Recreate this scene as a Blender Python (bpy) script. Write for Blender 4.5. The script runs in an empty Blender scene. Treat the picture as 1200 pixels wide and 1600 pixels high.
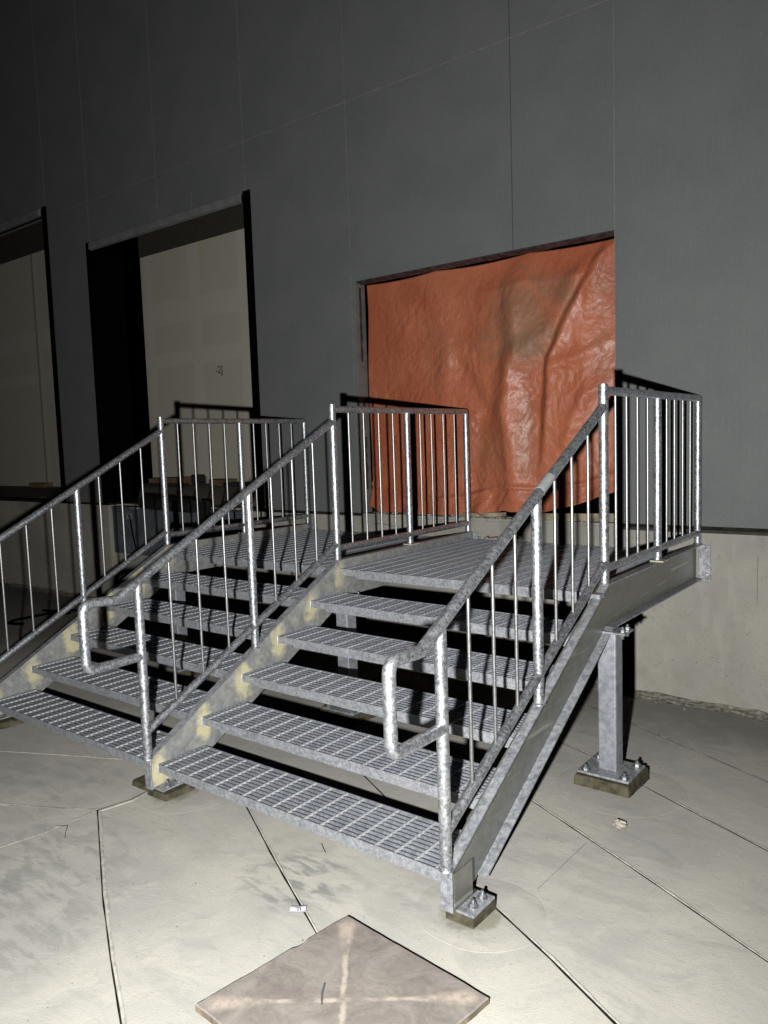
import bpy, math, random
from mathutils import Vector, Matrix, noise
random.seed(7)
S = bpy.context.scene
# ------------------------------------------------------------------ camera
cd = bpy.data.cameras.new('camera'); cam = bpy.data.objects.new('camera', cd)
S.collection.objects.link(cam); S.camera = cam
CR = Vector((.7907, .6113, -.0329)); CU = Vector((-.0294, .0917, .9953)); CF = Vector((-.6115, .7860, -.0905))
CR.normalize(); CF = (CF - CR * CF.dot(CR)).normalized(); CU = CR.cross(CF)
CP = Vector((3.4494, -2.3689, 1.6661))
cam.matrix_world = Matrix(((CR.x, CU.x, -CF.x, CP.x), (CR.y, CU.y, -CF.y, CP.y), (CR.z, CU.z, -CF.z, CP.z), (0, 0, 0, 1)))
cd.sensor_fit = 'VERTICAL'; cd.sensor_height = 24.0; cd.lens = 24.0 * 1207.8 / 1600
cd.clip_start = .05; cd.clip_end = 200
S.render.resolution_x = 768; S.render.resolution_y = 1024
# ------------------------------------------------------------------ night sky
W = bpy.data.worlds.new("World"); S.world = W; W.use_nodes = True
wn = W.node_tree; bg = wn.nodes['Background']
sky = wn.nodes.new('ShaderNodeTexSky'); sky.sky_type = 'NISHITA'; sky.sun_disc = False
sky.sun_elevation = math.radians(-5); sky.sun_rotation = math.radians(200)
wn.links.new(sky.outputs[0], bg.inputs[0]); bg.inputs[1].default_value = .12
# ------------------------------------------------------------------ the phone's lamp, the only light that is on
ld = bpy.data.lights.new('phone_lamp', 'SPOT'); ld.energy = 1360; ld.spot_size = math.radians(138); ld.spot_blend = 1.0; ld.shadow_soft_size = .028; ld.color = (1, .985, .95)
lamp = bpy.data.objects.new('phone_lamp', ld); S.collection.objects.link(lamp)
lamp.location = CP - CR * .26 - CU * .25
lamp.rotation_euler = (CF - CR * .03 + CU * .12).to_track_quat('-Z', 'Y').to_euler()
S.view_settings.view_transform = 'Standard'; S.view_settings.look = 'None'
S.view_settings.exposure = 0; S.view_settings.gamma = 1
S.render.engine = 'CYCLES'; S.cycles.diffuse_bounces = 0

# ================================================================== materials
class NT:
    def __init__(s, name):
        s.m = bpy.data.materials.new(name); s.m.use_nodes = True; s.t = s.m.node_tree
        s.b = s.t.nodes['Principled BSDF']; s.p = s.t.nodes.new('ShaderNodeNewGeometry').outputs['Position']
    def n(s, k): return s.t.nodes.new(k)
    def l(s, a, b): s.t.links.new(a, b)
    def val(s, sock, v):
        if hasattr(v, 'is_output'): s.l(v, sock)
        else: sock.default_value = v
    def math(s, op, a, b=0.0, c=None, clamp=False):
        n = s.n('ShaderNodeMath'); n.operation = op; n.use_clamp = clamp
        s.val(n.inputs[0], a); s.val(n.inputs[1], b)
        if c is not None: s.val(n.inputs[2], c)
        return n.outputs[0]
    def scale(s, v, vec=None):
        n = s.n('ShaderNodeMapping'); s.l(v, n.inputs[0]); n.inputs['Scale'].default_value = vec; return n.outputs[0]
    def rot(s, v, r, sc):
        n = s.n('ShaderNodeMapping'); s.l(v, n.inputs[0]); n.inputs['Rotation'].default_value = r; n.inputs['Scale'].default_value = sc; return n.outputs[0]
    def noise(s, sc, det=4, rough=.55, vec=None, dist=0):
        n = s.n('ShaderNodeTexNoise'); s.l(vec or s.p, n.inputs['Vector'])
        n.inputs['Scale'].default_value = sc; n.inputs['Detail'].default_value = det
        n.inputs['Roughness'].default_value = rough; n.inputs['Distortion'].default_value = dist
        return n.outputs['Fac']
    def vor(s, sc, vec=None, feat='F1', out='Distance'):
        n = s.n('ShaderNodeTexVoronoi'); n.feature = feat; s.l(vec or s.p, n.inputs['Vector']); n.inputs['Scale'].default_value = sc
        return n.outputs[out]
    def ramp(s, f, a, b, lo=0., hi=1.):
        n = s.n('ShaderNodeMapRange'); n.interpolation_type = 'SMOOTHSTEP'; s.l(f, n.inputs[0])
        for i, v in enumerate((a, b, lo, hi)): n.inputs[i + 1].default_value = v
        return n.outputs[0]
    def mix(s, f, a, b, mode='MIX'):
        n = s.n('ShaderNodeMix'); n.data_type = 'RGBA'; n.blend_type = mode
        s.val(n.inputs[0], f)
        for i, v in ((6, a), (7, b)):
            if hasattr(v, 'is_output'): s.l(v, n.inputs[i])
            else: n.inputs[i].default_value = (*v, 1)
        return n.outputs[2]
    def xyz(s):
        n = s.n('ShaderNodeSeparateXYZ'); s.l(s.p, n.inputs[0]); return n.outputs
    def bump(s, h, strength=.3, dist=.01, prev=None):
        n = s.n('ShaderNodeBump'); s.l(h, n.inputs['Height']); n.inputs['Strength'].default_value = strength; n.inputs['Distance'].default_value = dist
        if prev: s.l(prev, n.inputs['Normal'])
        return n.outputs[0]
    def out(s, col=None, rough=None, metal=0., nrm=None, spec=None):
        if col is not None:
            if hasattr(col, 'is_output'): s.l(col, s.b.inputs['Base Color'])
            else: s.b.inputs['Base Color'].default_value = (*col, 1)
        if rough is not None: s.val(s.b.inputs['Roughness'], rough)
        s.val(s.b.inputs['Metallic'], metal)
        if nrm: s.l(nrm, s.b.inputs['Normal'])
        if spec is not None: s.val(s.b.inputs['Specular IOR Level'], spec)
        return s.m

def plain(name, col, rough=.6, metal=0., var=.25, sc=20, spec=.5):
    m = NT(name); f = m.noise(sc, 5)
    c = m.mix(m.ramp(f, .3, .7), tuple(x * (1 - var) for x in col), tuple(min(1, x * (1 + var)) for x in col))
    return m.out(c, rough, metal, m.bump(f, .15, .003), spec)

def galv(name, lo, hi, metal, r0, r1, sc=55, yellow=False, bumpk=.25, streak=False):
    m = NT(name)
    f = m.noise(sc, 6, .7, dist=.6); g = m.noise(sc * .12, 3); v = m.vor(sc * 2.2, feat='F1', out='Color')
    vs = m.n('ShaderNodeSeparateColor'); m.l(v, vs.inputs[0])
    k = m.math('ADD', m.math('MULTIPLY', m.ramp(f, .36, .64), .62), m.math('MULTIPLY', vs.outputs[0], .22))
    k = m.math('ADD', k, m.math('MULTIPLY', m.ramp(g, .3, .7), .2), clamp=True)
    col = m.mix(k, lo, hi)
    rough = m.math('ADD', m.math('MULTIPLY', f, r1 - r0), r0)
    met = metal
    if streak:
        st = m.noise(9, 4, .6, vec=m.rot(m.p, (math.radians(28), 0, 0), (1, .35, 9)))
        col = m.mix(m.ramp(st, .58, .74, 0, .35), col, (.55, .56, .52))
        st2 = m.noise(2.3, 2, .5, vec=m.rot(m.p, (math.radians(50), 0, 0), (1, .8, 14)))
        col = m.mix(m.ramp(st2, .64, .70, 0, .55), col, (.62, .62, .57))
    if yellow:
        x, y, z = m.xyz()
        r_ = m.math('ROUND', m.math('DIVIDE', m.math('SUBTRACT', y, .02), .305))
        dy = m.math('SUBTRACT', m.math('SUBTRACT', y, .015), m.math('MULTIPLY', r_, .305))
        dz = m.math('ADD', m.math('SUBTRACT', z, m.math('MULTIPLY', r_, .1641)), .04)
        a = m.math('ADD', m.math('POWER', m.math('ABSOLUTE', m.math('DIVIDE', dy, .06)), 2.), m.math('POWER', m.math('ABSOLUTE', m.math('DIVIDE', dz, .10)), 2.))
        w = m.math('ADD', m.math('SQRT', a), m.math('MULTIPLY', m.math('SUBTRACT', m.noise(17, 5, .65), .5), 2.4))
        yk = m.ramp(w, 1.5, .45)
        # a thinner film of the same paint along the web
        film = m.math('MULTIPLY', m.ramp(m.noise(6, 4, .6), .54, .74), .22)
        yk = m.math('MULTIPLY', m.math('MAXIMUM', yk, film), m.ramp(y, 1.62, 1.45, .25, 1))
        col = m.mix(yk, col, m.mix(m.noise(40, 4), (.50, .46, .27), (.66, .61, .40)))
        met = m.math('MULTIPLY', m.math('SUBTRACT', 1., yk), metal)
        rough = m.math('ADD', rough, m.math('MULTIPLY', yk, .2))
    n1 = m.bump(f, bumpk, .003)
    return m.out(col, rough, met, n1)

M = {}
M['pipe'] = galv('galvanised_pipe', (.13, .142, .168), (.76, .785, .825), .85, .31, .55, 62, bumpk=.5)
M['picket'] = galv('galvanised_picket', (0.240, 0.248, 0.256), (0.416, 0.424, 0.424), .85, .3, .45, 70)
M['tread'] = galv('galvanised_grating', (.18, .195, .225), (.39, .415, .47), .45, .35, .6, 60)
M['rod'] = galv('galvanised_cross_rod', (0.440, 0.456, 0.480), (0.680, 0.688, 0.704), .2, .3, .5, 60)
M['nosing'] = galv('galvanised_nosing', (.20, .21, .235), (.46, .475, .51), .35, .4, .65, 50, bumpk=.5)
M['web'] = galv('galvanised_channel', (0.223, 0.229, 0.211), (0.298, 0.304, 0.285), .65, .32, .5, 14, streak=True, bumpk=.08)
M['flange'] = galv('galvanised_flange', (.17, .18, .20), (.50, .52, .56), .4, .35, .6, 34)
M['webyellow'] = galv('galvanised_channel_with_paint', (0.281, 0.296, 0.304), (0.515, 0.523, 0.523), .5, .35, .55, 22, yellow=True)
M['post_yellow'] = galv('galvanised_with_touch_up', (.5, .48, .38), (.7, .68, .52), .3, .4, .6, 30)
M['column'] = galv('galvanised_column', (.195, .21, .24), (.38, .395, .43), .3, .4, .6, 20, bumpk=.12)
M['bolt'] = galv('zinc_bolt', (0.176, 0.184, 0.200), (0.440, 0.448, 0.464), .7, .25, .4, 90)
M['grout'] = plain('fresh_grout', (.075, .068, .045), .8, var=.45, sc=22, spec=.3)
M['black'] = plain('black_rubber', (.0015, .0015, .0015), .8, var=.2, spec=.02)
M['void'] = plain('unlit_room', (.002, .002, .002), .9, var=.1, spec=0.)  # near-black colour stands for rooms the lamp does not reach
M['bumper'] = plain('bumper_rubber', (.015, .015, .015), .5, var=.4)
M['brownband'] = plain('brown_header', (.075, .068, .056), .8, var=.08, sc=6)
M['drip'] = plain('grey_flashing', (.25, .26, .262), .5, .3, var=.15, sc=9)
M['blueplate'] = plain('painted_steel', (.11, .125, .135), .55, .1, var=.25, sc=7)
M['wood'] = plain('weathered_lumber', (.30, .255, .18), .8, var=.4, sc=14)
M['cardboard'] = plain('brown_cardboard', (.20, .14, .07), .8, var=.3, sc=10)
M['darkboard'] = plain('dark_debris', (.03, .028, .025), .8, var=.4, sc=20)
M['copper'] = plain('red_wire', (.22, .05, .04), .5)
M['joint_dark'] = plain('dark_joint_filler', (.02, .018, .014), .95, var=.4, spec=.1)  # dark filler of the yard joints and the gap under the panels
M['bead'] = plain('joint_bead', (.53, .52, .47), .9, var=.2, sc=35, spec=.2)
M['caulk'] = plain('pale_caulk', (.172, .176, .175), .7, var=.15)
M['seam'] = plain('dark_seam', (.09, .093, .093), .8, var=.3)
M['paper'] = plain('white_paper', (.6, .58, .66), .7, var=.1, sc=50)
M['ink'] = plain('grey_ink', (.12, .12, .15), .8, var=.2)
M['marker'] = plain('marker_ink', (.03, .025, .02), .8)
M['fillet'] = plain('rough_mortar', (.30, .285, .24), .95, var=.5, sc=26, spec=.2)
M['stone'] = plain('mortar_crumb', (.42, .39, .33), .95, var=.35, sc=60, spec=.2)
M['crumb'] = plain('grit', (.30, .28, .23), .95, var=.5, sc=9, spec=.2)
M['twig'] = plain('twig', (.14, .12, .10), .8, var=.4)
M['redsq'] = plain('red_brown_plate', (.09, .02, .012), .6)
M['framegrey'] = plain('grey_metal_jamb', (.22, .215, .21), .5, .3, var=.12, sc=12)

def cladding():
    m = NT('insulated_panel'); x, y, z = m.xyz()
    f = m.noise(2.2, 4); g = m.noise(90, 3, .6, vec=m.scale(m.p, (1, 1, .35)))
    c = m.mix(m.ramp(f, .3, .7), (.130, .139, .141), (.145, .154, .155))
    c = m.mix(m.math('MULTIPLY', m.ramp(g, .45, .75), .3), c, (.185, .19, .188))
    lin = m.math('SINE', m.math('MULTIPLY', x, 150.))
    n1 = m.bump(lin, .12, .0006); n2 = m.bump(g, .12, .002, n1); n3 = m.bump(f, .1, .03, n2)
    return m.out(c, .6, 0., n3, .3)
M['clad'] = cladding()

def concrete_wall():
    m = NT('foundation_concrete'); x, y, z = m.xyz()
    a = m.noise(1.6, 5, .6); b = m.noise(9, 6, .65); s = m.noise(120, 3, .7)
    c = m.mix(m.ramp(a, .3, .7), (.32, .312, .28), (.40, .39, .345))
    c = m.mix(m.math('MULTIPLY', m.ramp(b, .52, .72), .5), c, (.30, .285, .24))
    c = m.mix(m.math('MULTIPLY', m.ramp(s, .52, .70), .5), c, (.20, .19, .16))
    c = m.mix(m.math('MULTIPLY', m.ramp(m.noise(34, 5, .7), .56, .70), .4), c, (.23, .22, .19))
    c = m.mix(m.math('MULTIPLY', m.ramp(m.noise(5, 4, .6, vec=m.scale(m.p, (1.6, 1, .3))), .54, .70), .3), c, (.46, .45, .40))
    topst = m.math('MULTIPLY', m.ramp(m.noise(3, 4, .6, vec=m.scale(m.p, (1, 1, .4))), .42, .62), m.ramp(z, .60, .95))
    c = m.mix(m.math('MULTIPLY', topst, .5), c, (.20, .19, .17))
    base = m.math('MULTIPLY', m.ramp(z, .05, -.28), m.ramp(b, .4, .62)); c = m.mix(m.math('MULTIPLY', base, .3), c, (.28, .265, .22))
    pits = m.vor(17); big = m.ramp(m.noise(7, 2), .5, .6)
    pk = m.math('MULTIPLY', m.ramp(pits, .085, .05), big); c = m.mix(pk, c, (.10, .09, .075))
    v2 = m.vor(60, vec=m.scale(m.p, (1, 1, .5))); pk2 = m.math('MULTIPLY', m.ramp(v2, .16, .10), m.ramp(m.noise(3.1, 3), .40, .56)); c = m.mix(m.math('MULTIPLY', pk2, .8), c, (.12, .11, .09))
    cr = m.math('ABSOLUTE', m.math('SUBTRACT', x, m.math('ADD', 2.255, m.math('MULTIPLY', m.noise(5, 3), .01))))
    ck = m.math('MULTIPLY', m.ramp(cr, .003, .001), m.math('MULTIPLY', m.ramp(z, .45, .5), m.ramp(z, .84, .8)))
    c = m.mix(m.math('MULTIPLY', ck, .7), c, (.08, .07, .06))
    h = m.math('SUBTRACT', m.math('ADD', b, m.math('MULTIPLY', s, .25)), m.math('MULTIPLY', pk, .8))
    return m.out(c, .9, 0., m.bump(h, .35, .006), .3)
M['conc'] = concrete_wall()

def ground_mat(name='yard_concrete', tint=1., rings=True):
    m = NT(name); x, y, z = m.xyz()
    a = m.noise(1.3, 5, .6, dist=.4); b = m.noise(4.5, 6, .62, dist=.8); s = m.noise(160, 3, .7); d = m.noise(22, 5, .65)
    tr = m.noise(2.6, 6, .6, vec=m.rot(m.p, (0, 0, math.radians(-40)), (1, 2.2, 1)), dist=1.2); ag = m.noise(420, 2, .6)
    T_ = lambda *q: tuple(v * tint for v in q)
    c = m.mix(m.ramp(a, .34, .66), T_(.49, .483, .452), T_(.595, .580, .52))
    c = m.mix(m.math('MULTIPLY', m.ramp(tr, .50, .70), .5), c, T_(.40, .398, .38))
    c = m.mix(m.math('MULTIPLY', m.ramp(b, .54, .68), .40), c, T_(.63, .615, .545))
    c = m.mix(m.math('MULTIPLY', m.ramp(d, .55, .70), .30), c, T_(.42, .41, .37))
    c = m.mix(m.math('MULTIPLY', m.ramp(s, .54, .72), .40), c, (.30, .29, .25))
    c = m.mix(m.math('MULTIPLY', m.ramp(ag, .60, .72), .35), c, (.72, .70, .64))
    # damp-looking smears left by boots
    def blob(cx, cy, r, amt, sc, lo=.48):
        dd = m.math('SQRT', m.math('ADD', m.math('POWER', m.math('ABSOLUTE', m.math('SUBTRACT', x, cx)), 2.), m.math('POWER', m.math('ABSOLUTE', m.math('SUBTRACT', y, cy)), 2.)))
        w = m.noise(sc, 4, .5, vec=m.rot(m.p, (0, 0, math.radians(35)), (1, 2.6, 1)), dist=.6)
        return m.math('MULTIPLY', m.math('MULTIPLY', m.ramp(dd, r, r * .4), m.ramp(w, lo - .04, lo + .14)), amt)
    for args in ((1.22, -.16, .32, .8, 7), (.2, -.75, .5, .45, 6.5), (.55, -1.05, .5, .4, 7), (-.1, -1.3, .6, .5, 8), (-.6, -.3, .6, .25, 5), (1.75, .1, .3, .2, 9)):
        c = m.mix(blob(*args), c, (.26, .265, .26))
    # darker, browner concrete along the foot of the wall
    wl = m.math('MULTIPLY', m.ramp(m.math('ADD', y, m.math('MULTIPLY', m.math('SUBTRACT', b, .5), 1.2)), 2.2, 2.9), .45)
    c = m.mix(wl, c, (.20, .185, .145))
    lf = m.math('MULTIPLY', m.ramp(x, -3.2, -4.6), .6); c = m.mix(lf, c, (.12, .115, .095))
    if rings:
        for cx, cy, r in ((1.93, .05, .27), (.07, .06, .27), (-1.8, .06, .27), (1.89, 1.58, .36), (0, 1.6, .36), (-1.86, 1.6, .36)):
            dd = m.math('SQRT', m.math('ADD', m.math('POWER', m.math('ABSOLUTE', m.math('SUBTRACT', x, cx)), 2.), m.math('POWER', m.math('ABSOLUTE', m.math('SUBTRACT', y, cy)), 2.)))
            wet = m.math('MULTIPLY', m.ramp(m.math('ADD', dd, m.math('MULTIPLY', m.math('SUBTRACT', d, .5), .12)), r * .5, r * .32), .6)
            c = m.mix(wet, c, (.20, .185, .12))
    v = m.vor(26); pk = m.math('MULTIPLY', m.ramp(v, .085, .05), m.ramp(m.noise(5, 2), .5, .62)); c = m.mix(m.math('MULTIPLY', pk, .8), c, (.13, .12, .09))
    h = m.math('SUBTRACT', m.math('ADD', m.math('MULTIPLY', b, 1.6), m.math('MULTIPLY', d, .35)), m.math('MULTIPLY', pk, .4))
    n1 = m.bump(m.math('ADD', h, m.math('MULTIPLY', tr, .8)), .20, .008); n2 = m.bump(s, .35, .0025, n1)
    return m.out(c, m.ramp(b, .3, .7, .62, .9), 0., n2, .35)
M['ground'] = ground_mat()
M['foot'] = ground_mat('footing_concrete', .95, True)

def drywall():
    m = NT('taped_drywall'); x, y, z = m.xyz()
    c = m.mix(m.noise(3, 4), (.72, .68, .57), (.77, .73, .61)); k = None
    def band(s, p, w, lo=None, hi=None):
        q = m.math('ABSOLUTE', m.math('SUBTRACT', s, m.math('ADD', p, m.math('MULTIPLY', m.math('SUBTRACT', m.noise(2.5, 3), .5), .12))))
        return m.ramp(q, w, w * .7)
    ks = [band(x, -6.83, .16), band(x, -5.66, .13), band(z, 3.95, .22), band(z, 3.18, .14), band(x, -8.06, .12), band(x, -11.75, .10), band(x, -10.3, .12)]
    k = ks[0]
    for q in ks[1:]: k = m.math('MAXIMUM', k, q)
    c = m.mix(m.math('MULTIPLY', k, .45), c, (.86, .83, .74))
    dk = m.math('MULTIPLY', m.ramp(m.math('ABSOLUTE', m.math('ADD', x, 11.86)), .05, .02), .5); c = m.mix(dk, c, (.15, .13, .1))
    return m.out(c, .85, 0., m.bump(m.noise(30, 3), .05, .004), .3)
M['drywall'] = drywall()
M['floor'] = plain('inside_floor', (.34, .325, .27), .75, var=.2, sc=3)

def tarp_mat():
    m = NT('orange_tarpaulin'); x, y, z = m.xyz()
    a = m.noise(1.4, 4, .6, dist=.5); cr = m.noise(7, 7, .62, dist=1.6); cr2 = m.noise(17, 6, .65, vec=m.scale(m.p, (1, 1, .55)), dist=2.2)
    rid = m.math('ABSOLUTE', m.math('SUBTRACT', cr, .5)); rid2 = m.math('ABSOLUTE', m.math('SUBTRACT', cr2, .5))
    c = m.mix(m.ramp(a, .3, .7), (.36, .098, .048), (.45, .145, .076))
    c = m.mix(m.math('MULTIPLY', m.ramp(rid2, .03, 0.), .22), c, (.68, .30, .16))
    # grey-brown patches, the large one painting in the sheen of slack plastic
    def brown_patch(cx, cz, rx, rz, amt):
        dd = m.math('SQRT', m.math('ADD', m.math('POWER', m.math('ABSOLUTE', m.math('DIVIDE', m.math('SUBTRACT', x, cx), rx)), 2.), m.math('POWER', m.math('ABSOLUTE', m.math('DIVIDE', m.math('SUBTRACT', z, cz), rz)), 2.)))
        return m.math('MULTIPLY', m.ramp(m.math('ADD', dd, m.math('MULTIPLY', m.math('SUBTRACT', m.noise(3.0, 6, .65, dist=1.), .5), 2.6)), 1.3, .2), amt)
    for q in ((.45, 2.60, .42, .40, .55), (.56, 2.38, .22, .12, .45), (.50, 1.75, .09, .5, .3), (-.35, 2.45, .2, .3, .16), (.1, 1.55, .25, .3, .2), (1.15, 2.2, .1, .8, .25), (.86, 2.75, .10, .2, .35)):
        c = m.mix(brown_patch(*q), c, (.17, .13, .085))
    weave = m.math('MULTIPLY', m.math('SINE', m.math('MULTIPLY', x, 900.)), m.math('SINE', m.math('MULTIPLY', z, 900.)))
    wq = m.n('ShaderNodeTexNoise'); m.l(m.p, wq.inputs['Vector']); wq.inputs['Scale'].default_value = 2.6; wq.inputs['Detail'].default_value = 5
    wv = m.n('ShaderNodeVectorMath'); wv.operation = 'MULTIPLY_ADD'; m.l(wq.outputs['Color'], wv.inputs[0]); wv.inputs[1].default_value = (.5, .1, .5); m.l(m.p, wv.inputs[2])
    def crease(sc, stretch):
        vv = m.vor(sc, vec=m.rot(wv.outputs[0], (0, math.radians(-25), 0), stretch), feat='DISTANCE_TO_EDGE')
        return m.math('MINIMUM', vv, .25)
    hh = m.math('ADD', m.math('MULTIPLY', crease(3.2, (1.5, 1, .8)), 1.6), m.math('MULTIPLY', crease(9., (1.5, 1, .7)), .55))
    hh = m.math('ADD', hh, m.math('MULTIPLY', crease(24., (1.3, 1, .8)), .32))
    area = m.ramp(m.noise(1.1, 3, .5), .38, .62, .35, 1.)
    n1 = m.bump(m.math('MULTIPLY', hh, area), .62, .022); n2 = m.bump(m.math('MULTIPLY', rid, -1.), .25, .02, n1)
    m.b.inputs['Coat Weight'].default_value = .05; m.b.inputs['Coat Roughness'].default_value = .25
    return m.out(c, m.ramp(m.noise(2.2, 3), .35, .65, .34, .52), 0., n2, .32)
M['tarp'] = tarp_mat()

BC = (1.873, -.652); BANG = math.radians(-6.1)
def paver_mat():
    m = NT('brown_board_face'); tc = m.n('ShaderNodeTexCoord'); ob = tc.outputs['Object']
    r = m.rot(ob, (0, 0, math.radians(45)), (1, 1, 1)); sp = m.n('ShaderNodeSeparateXYZ'); m.l(r, sp.inputs[0])
    w = m.noise(14, 5, .6); a = m.noise(7, 7, .68, vec=ob, dist=1.); b = m.noise(60, 4, .65)
    c = m.mix(m.ramp(a, .3, .7), (.21, .187, .17), (.33, .30, .275)); c = m.mix(m.math('MULTIPLY', m.ramp(b, .5, .75), .35), c, (.13, .105, .095))
    def arm(u, v):
        q = m.math('ABSOLUTE', m.math('ADD', u, m.math('MULTIPLY', m.math('SUBTRACT', w, .5), .03)))
        along = m.math('ABSOLUTE', v)
        wid = m.math('ADD', .009, m.math('MULTIPLY', m.ramp(along, .2, .42), .022))
        k = m.ramp(m.math('DIVIDE', q, wid), 1.6, .3)
        gap = m.math('MAXIMUM', m.ramp(m.noise(9, 4, .6), .36, .56), m.ramp(along, .28, .36, 0, .9))
        return m.math('MULTIPLY', m.math('MULTIPLY', k, gap), m.ramp(along, .46, .40))
    k = m.math('MAXIMUM', arm(sp.outputs[0], sp.outputs[1]), arm(sp.outputs[1], sp.outputs[0]))
    c = m.mix(m.math('MULTIPLY', m.math('MULTIPLY', k, m.ramp(m.noise(38, 5, .7), .30, .55, .35, 1)), .62), c, (.66, .56, .46))
    return m.out(c, .8, 0., m.bump(a, .12, .01, m.bump(b, .15, .003)), .3)
M['paver'] = paver_mat()
M['paver_edge'] = plain('brown_board_edge', (.22, .18, .125), .8, var=.35, sc=25)

# ================================================================== mesh building
class MB:
    def __init__(s): s.v = []; s.f = []; s.sm = []
    def add(s, vs, fs, smooth=False):
        o = len(s.v); s.v += [tuple(v) for v in vs]; s.f += [tuple(i + o for i in f) for f in fs]; s.sm += [smooth] * len(fs); return s
    def box(s, x0, x1, y0, y1, z0, z1):
        vs = [(x, y, z) for z in (z0, z1) for y in (y0, y1) for x in (x0, x1)]
        return s.add(vs, [(0, 2, 3, 1), (4, 5, 7, 6), (0, 1, 5, 4), (2, 6, 7, 3), (0, 4, 6, 2), (1, 3, 7, 5)])
    def prism_x(s, poly, x0, x1):       # poly: list of (y,z)
        n = len(poly); vs = [(x0, y, z) for y, z in poly] + [(x1, y, z) for y, z in poly]
        fs = [tuple(range(n - 1, -1, -1)), tuple(range(n, 2 * n))] + [(i, (i + 1) % n, n + (i + 1) % n, n + i) for i in range(n)]
        return s.add(vs, fs)
    def prism_z(s, poly, z0, z1):
        n = len(poly); vs = [(x, y, z0) for x, y in poly] + [(x, y, z1) for x, y in poly]
        fs = [tuple(range(n - 1, -1, -1)), tuple(range(n, 2 * n))] + [(i, (i + 1) % n, n + (i + 1) % n, n + i) for i in range(n)]
        return s.add(vs, fs)
    def tube(s, pts, r, n=16, cap=True, flat=1.):
        P = [Vector(p) for p in pts]; rings = []
        t0 = (P[1] - P[0]).normalized(); up = Vector((1, 0, 0)) if abs(t0.x) < .9 else Vector((0, 1, 0))
        nx = (up - t0 * up.dot(t0)).normalized()
        for i, p in enumerate(P):
            a = (P[i] - P[i - 1]).normalized() if i else t0
            b = (P[i + 1] - P[i]).normalized() if i < len(P) - 1 else a
            t = (a + b).normalized(); nx = (nx - t * nx.dot(t)).normalized(); ny = t.cross(nx)
            k = 1 / max(.5, math.cos(a.angle(b) / 2)) if a.angle(b) > .01 else 1
            rr = r(i) if callable(r) else r
            rings.append([p + nx * math.cos(q) * rr + ny * math.sin(q) * rr * flat for q in [2 * math.pi * j / n for j in range(n)]])
        vs = [v for g in rings for v in g]; m_ = len(P)
        fs = [(i * n + j, i * n + (j + 1) % n, (i + 1) * n + (j + 1) % n, (i + 1) * n + j) for i in range(m_ - 1) for j in range(n)]
        s.add(vs, fs, True)
        if cap: s.add(rings[0], [tuple(range(n - 1, -1, -1))]); s.add(rings[-1], [tuple(range(n))])
        return s
    def build(s, name, mat, parent=None, bevel=0., **props):
        me = bpy.data.meshes.new(name); me.from_pydata(s.v, [], s.f)
        me.polygons.foreach_set('use_smooth', s.sm); me.materials.append(mat); me.update()
        o = bpy.data.objects.new(name, me); S.collection.objects.link(o)
        if bevel:
            b = o.modifiers.new('bevel', 'BEVEL'); b.width = bevel; b.segments = 2; b.limit_method = 'ANGLE'; b.angle_limit = .6
        if parent: par(o, parent)
        for k, v in props.items(): o[k] = v
        return o
def par(o, p):
    o.parent = p
    q = p; t = Vector((0, 0, 0))
    while q is not None:
        t += q.location if q.type == 'EMPTY' else Vector((0, 0, 0)); q = q.parent
    o.matrix_parent_inverse = Matrix.Translation(-p.location) if p.type == 'EMPTY' else Matrix.Identity(4)
def thing(name, loc, label, category, group=None):
    o = bpy.data.objects.new(name, None); o.empty_display_size = .1; S.collection.objects.link(o); o.location = loc
    o['label'] = label; o['category'] = category
    if group: o['group'] = group
    return o
def tag(o, label, category, group=None):
    o['label'] = label; o['category'] = category
    if group: o['group'] = group
    return o
def arc_path(pts, rad, seg=6):
    P = [Vector(p) for p in pts]; out = [P[0]]
    for i in range(1, len(P) - 1):
        a = (P[i - 1] - P[i]); b = (P[i + 1] - P[i]); an = a.normalized(); bn = b.normalized()
        th = an.angle(bn); d = min(rad / math.tan(th / 2), a.length * .49, b.length * .49)
        p0 = P[i] + an * d; p1 = P[i] + bn * d
        for k in range(seg + 1):
            t = k / seg; out.append((p0 * (1 - t) + P[i] * t) * (1 - t) + (P[i] * (1 - t) + p1 * t) * t)
    out.append(P[-1]); return out

YW = 3.27; XR = 1.878; XL = -1.865; T = .305; R = .1641; SL = R / T; LZ = 5 * R
gz = lambda y: -.17 - .035 * y
# ================================================================== ground
g = MB()
xs = [-40, -20, -12, -8, -5, -3, -1, 1, 3, 5, 10, 25]; ys = [-25, -10, -4, -2, 0, 1, 2, 3.26, 3.6]
g.add([(x, y, gz(y) if y > -10 else .18) for y in ys for x in xs], [(j * len(xs) + i, j * len(xs) + i + 1, (j + 1) * len(xs) + i + 1, (j + 1) * len(xs) + i) for j in range(len(ys) - 1) for i in range(len(xs) - 1)])
g.build('ground', M['ground'], kind='structure')

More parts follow.
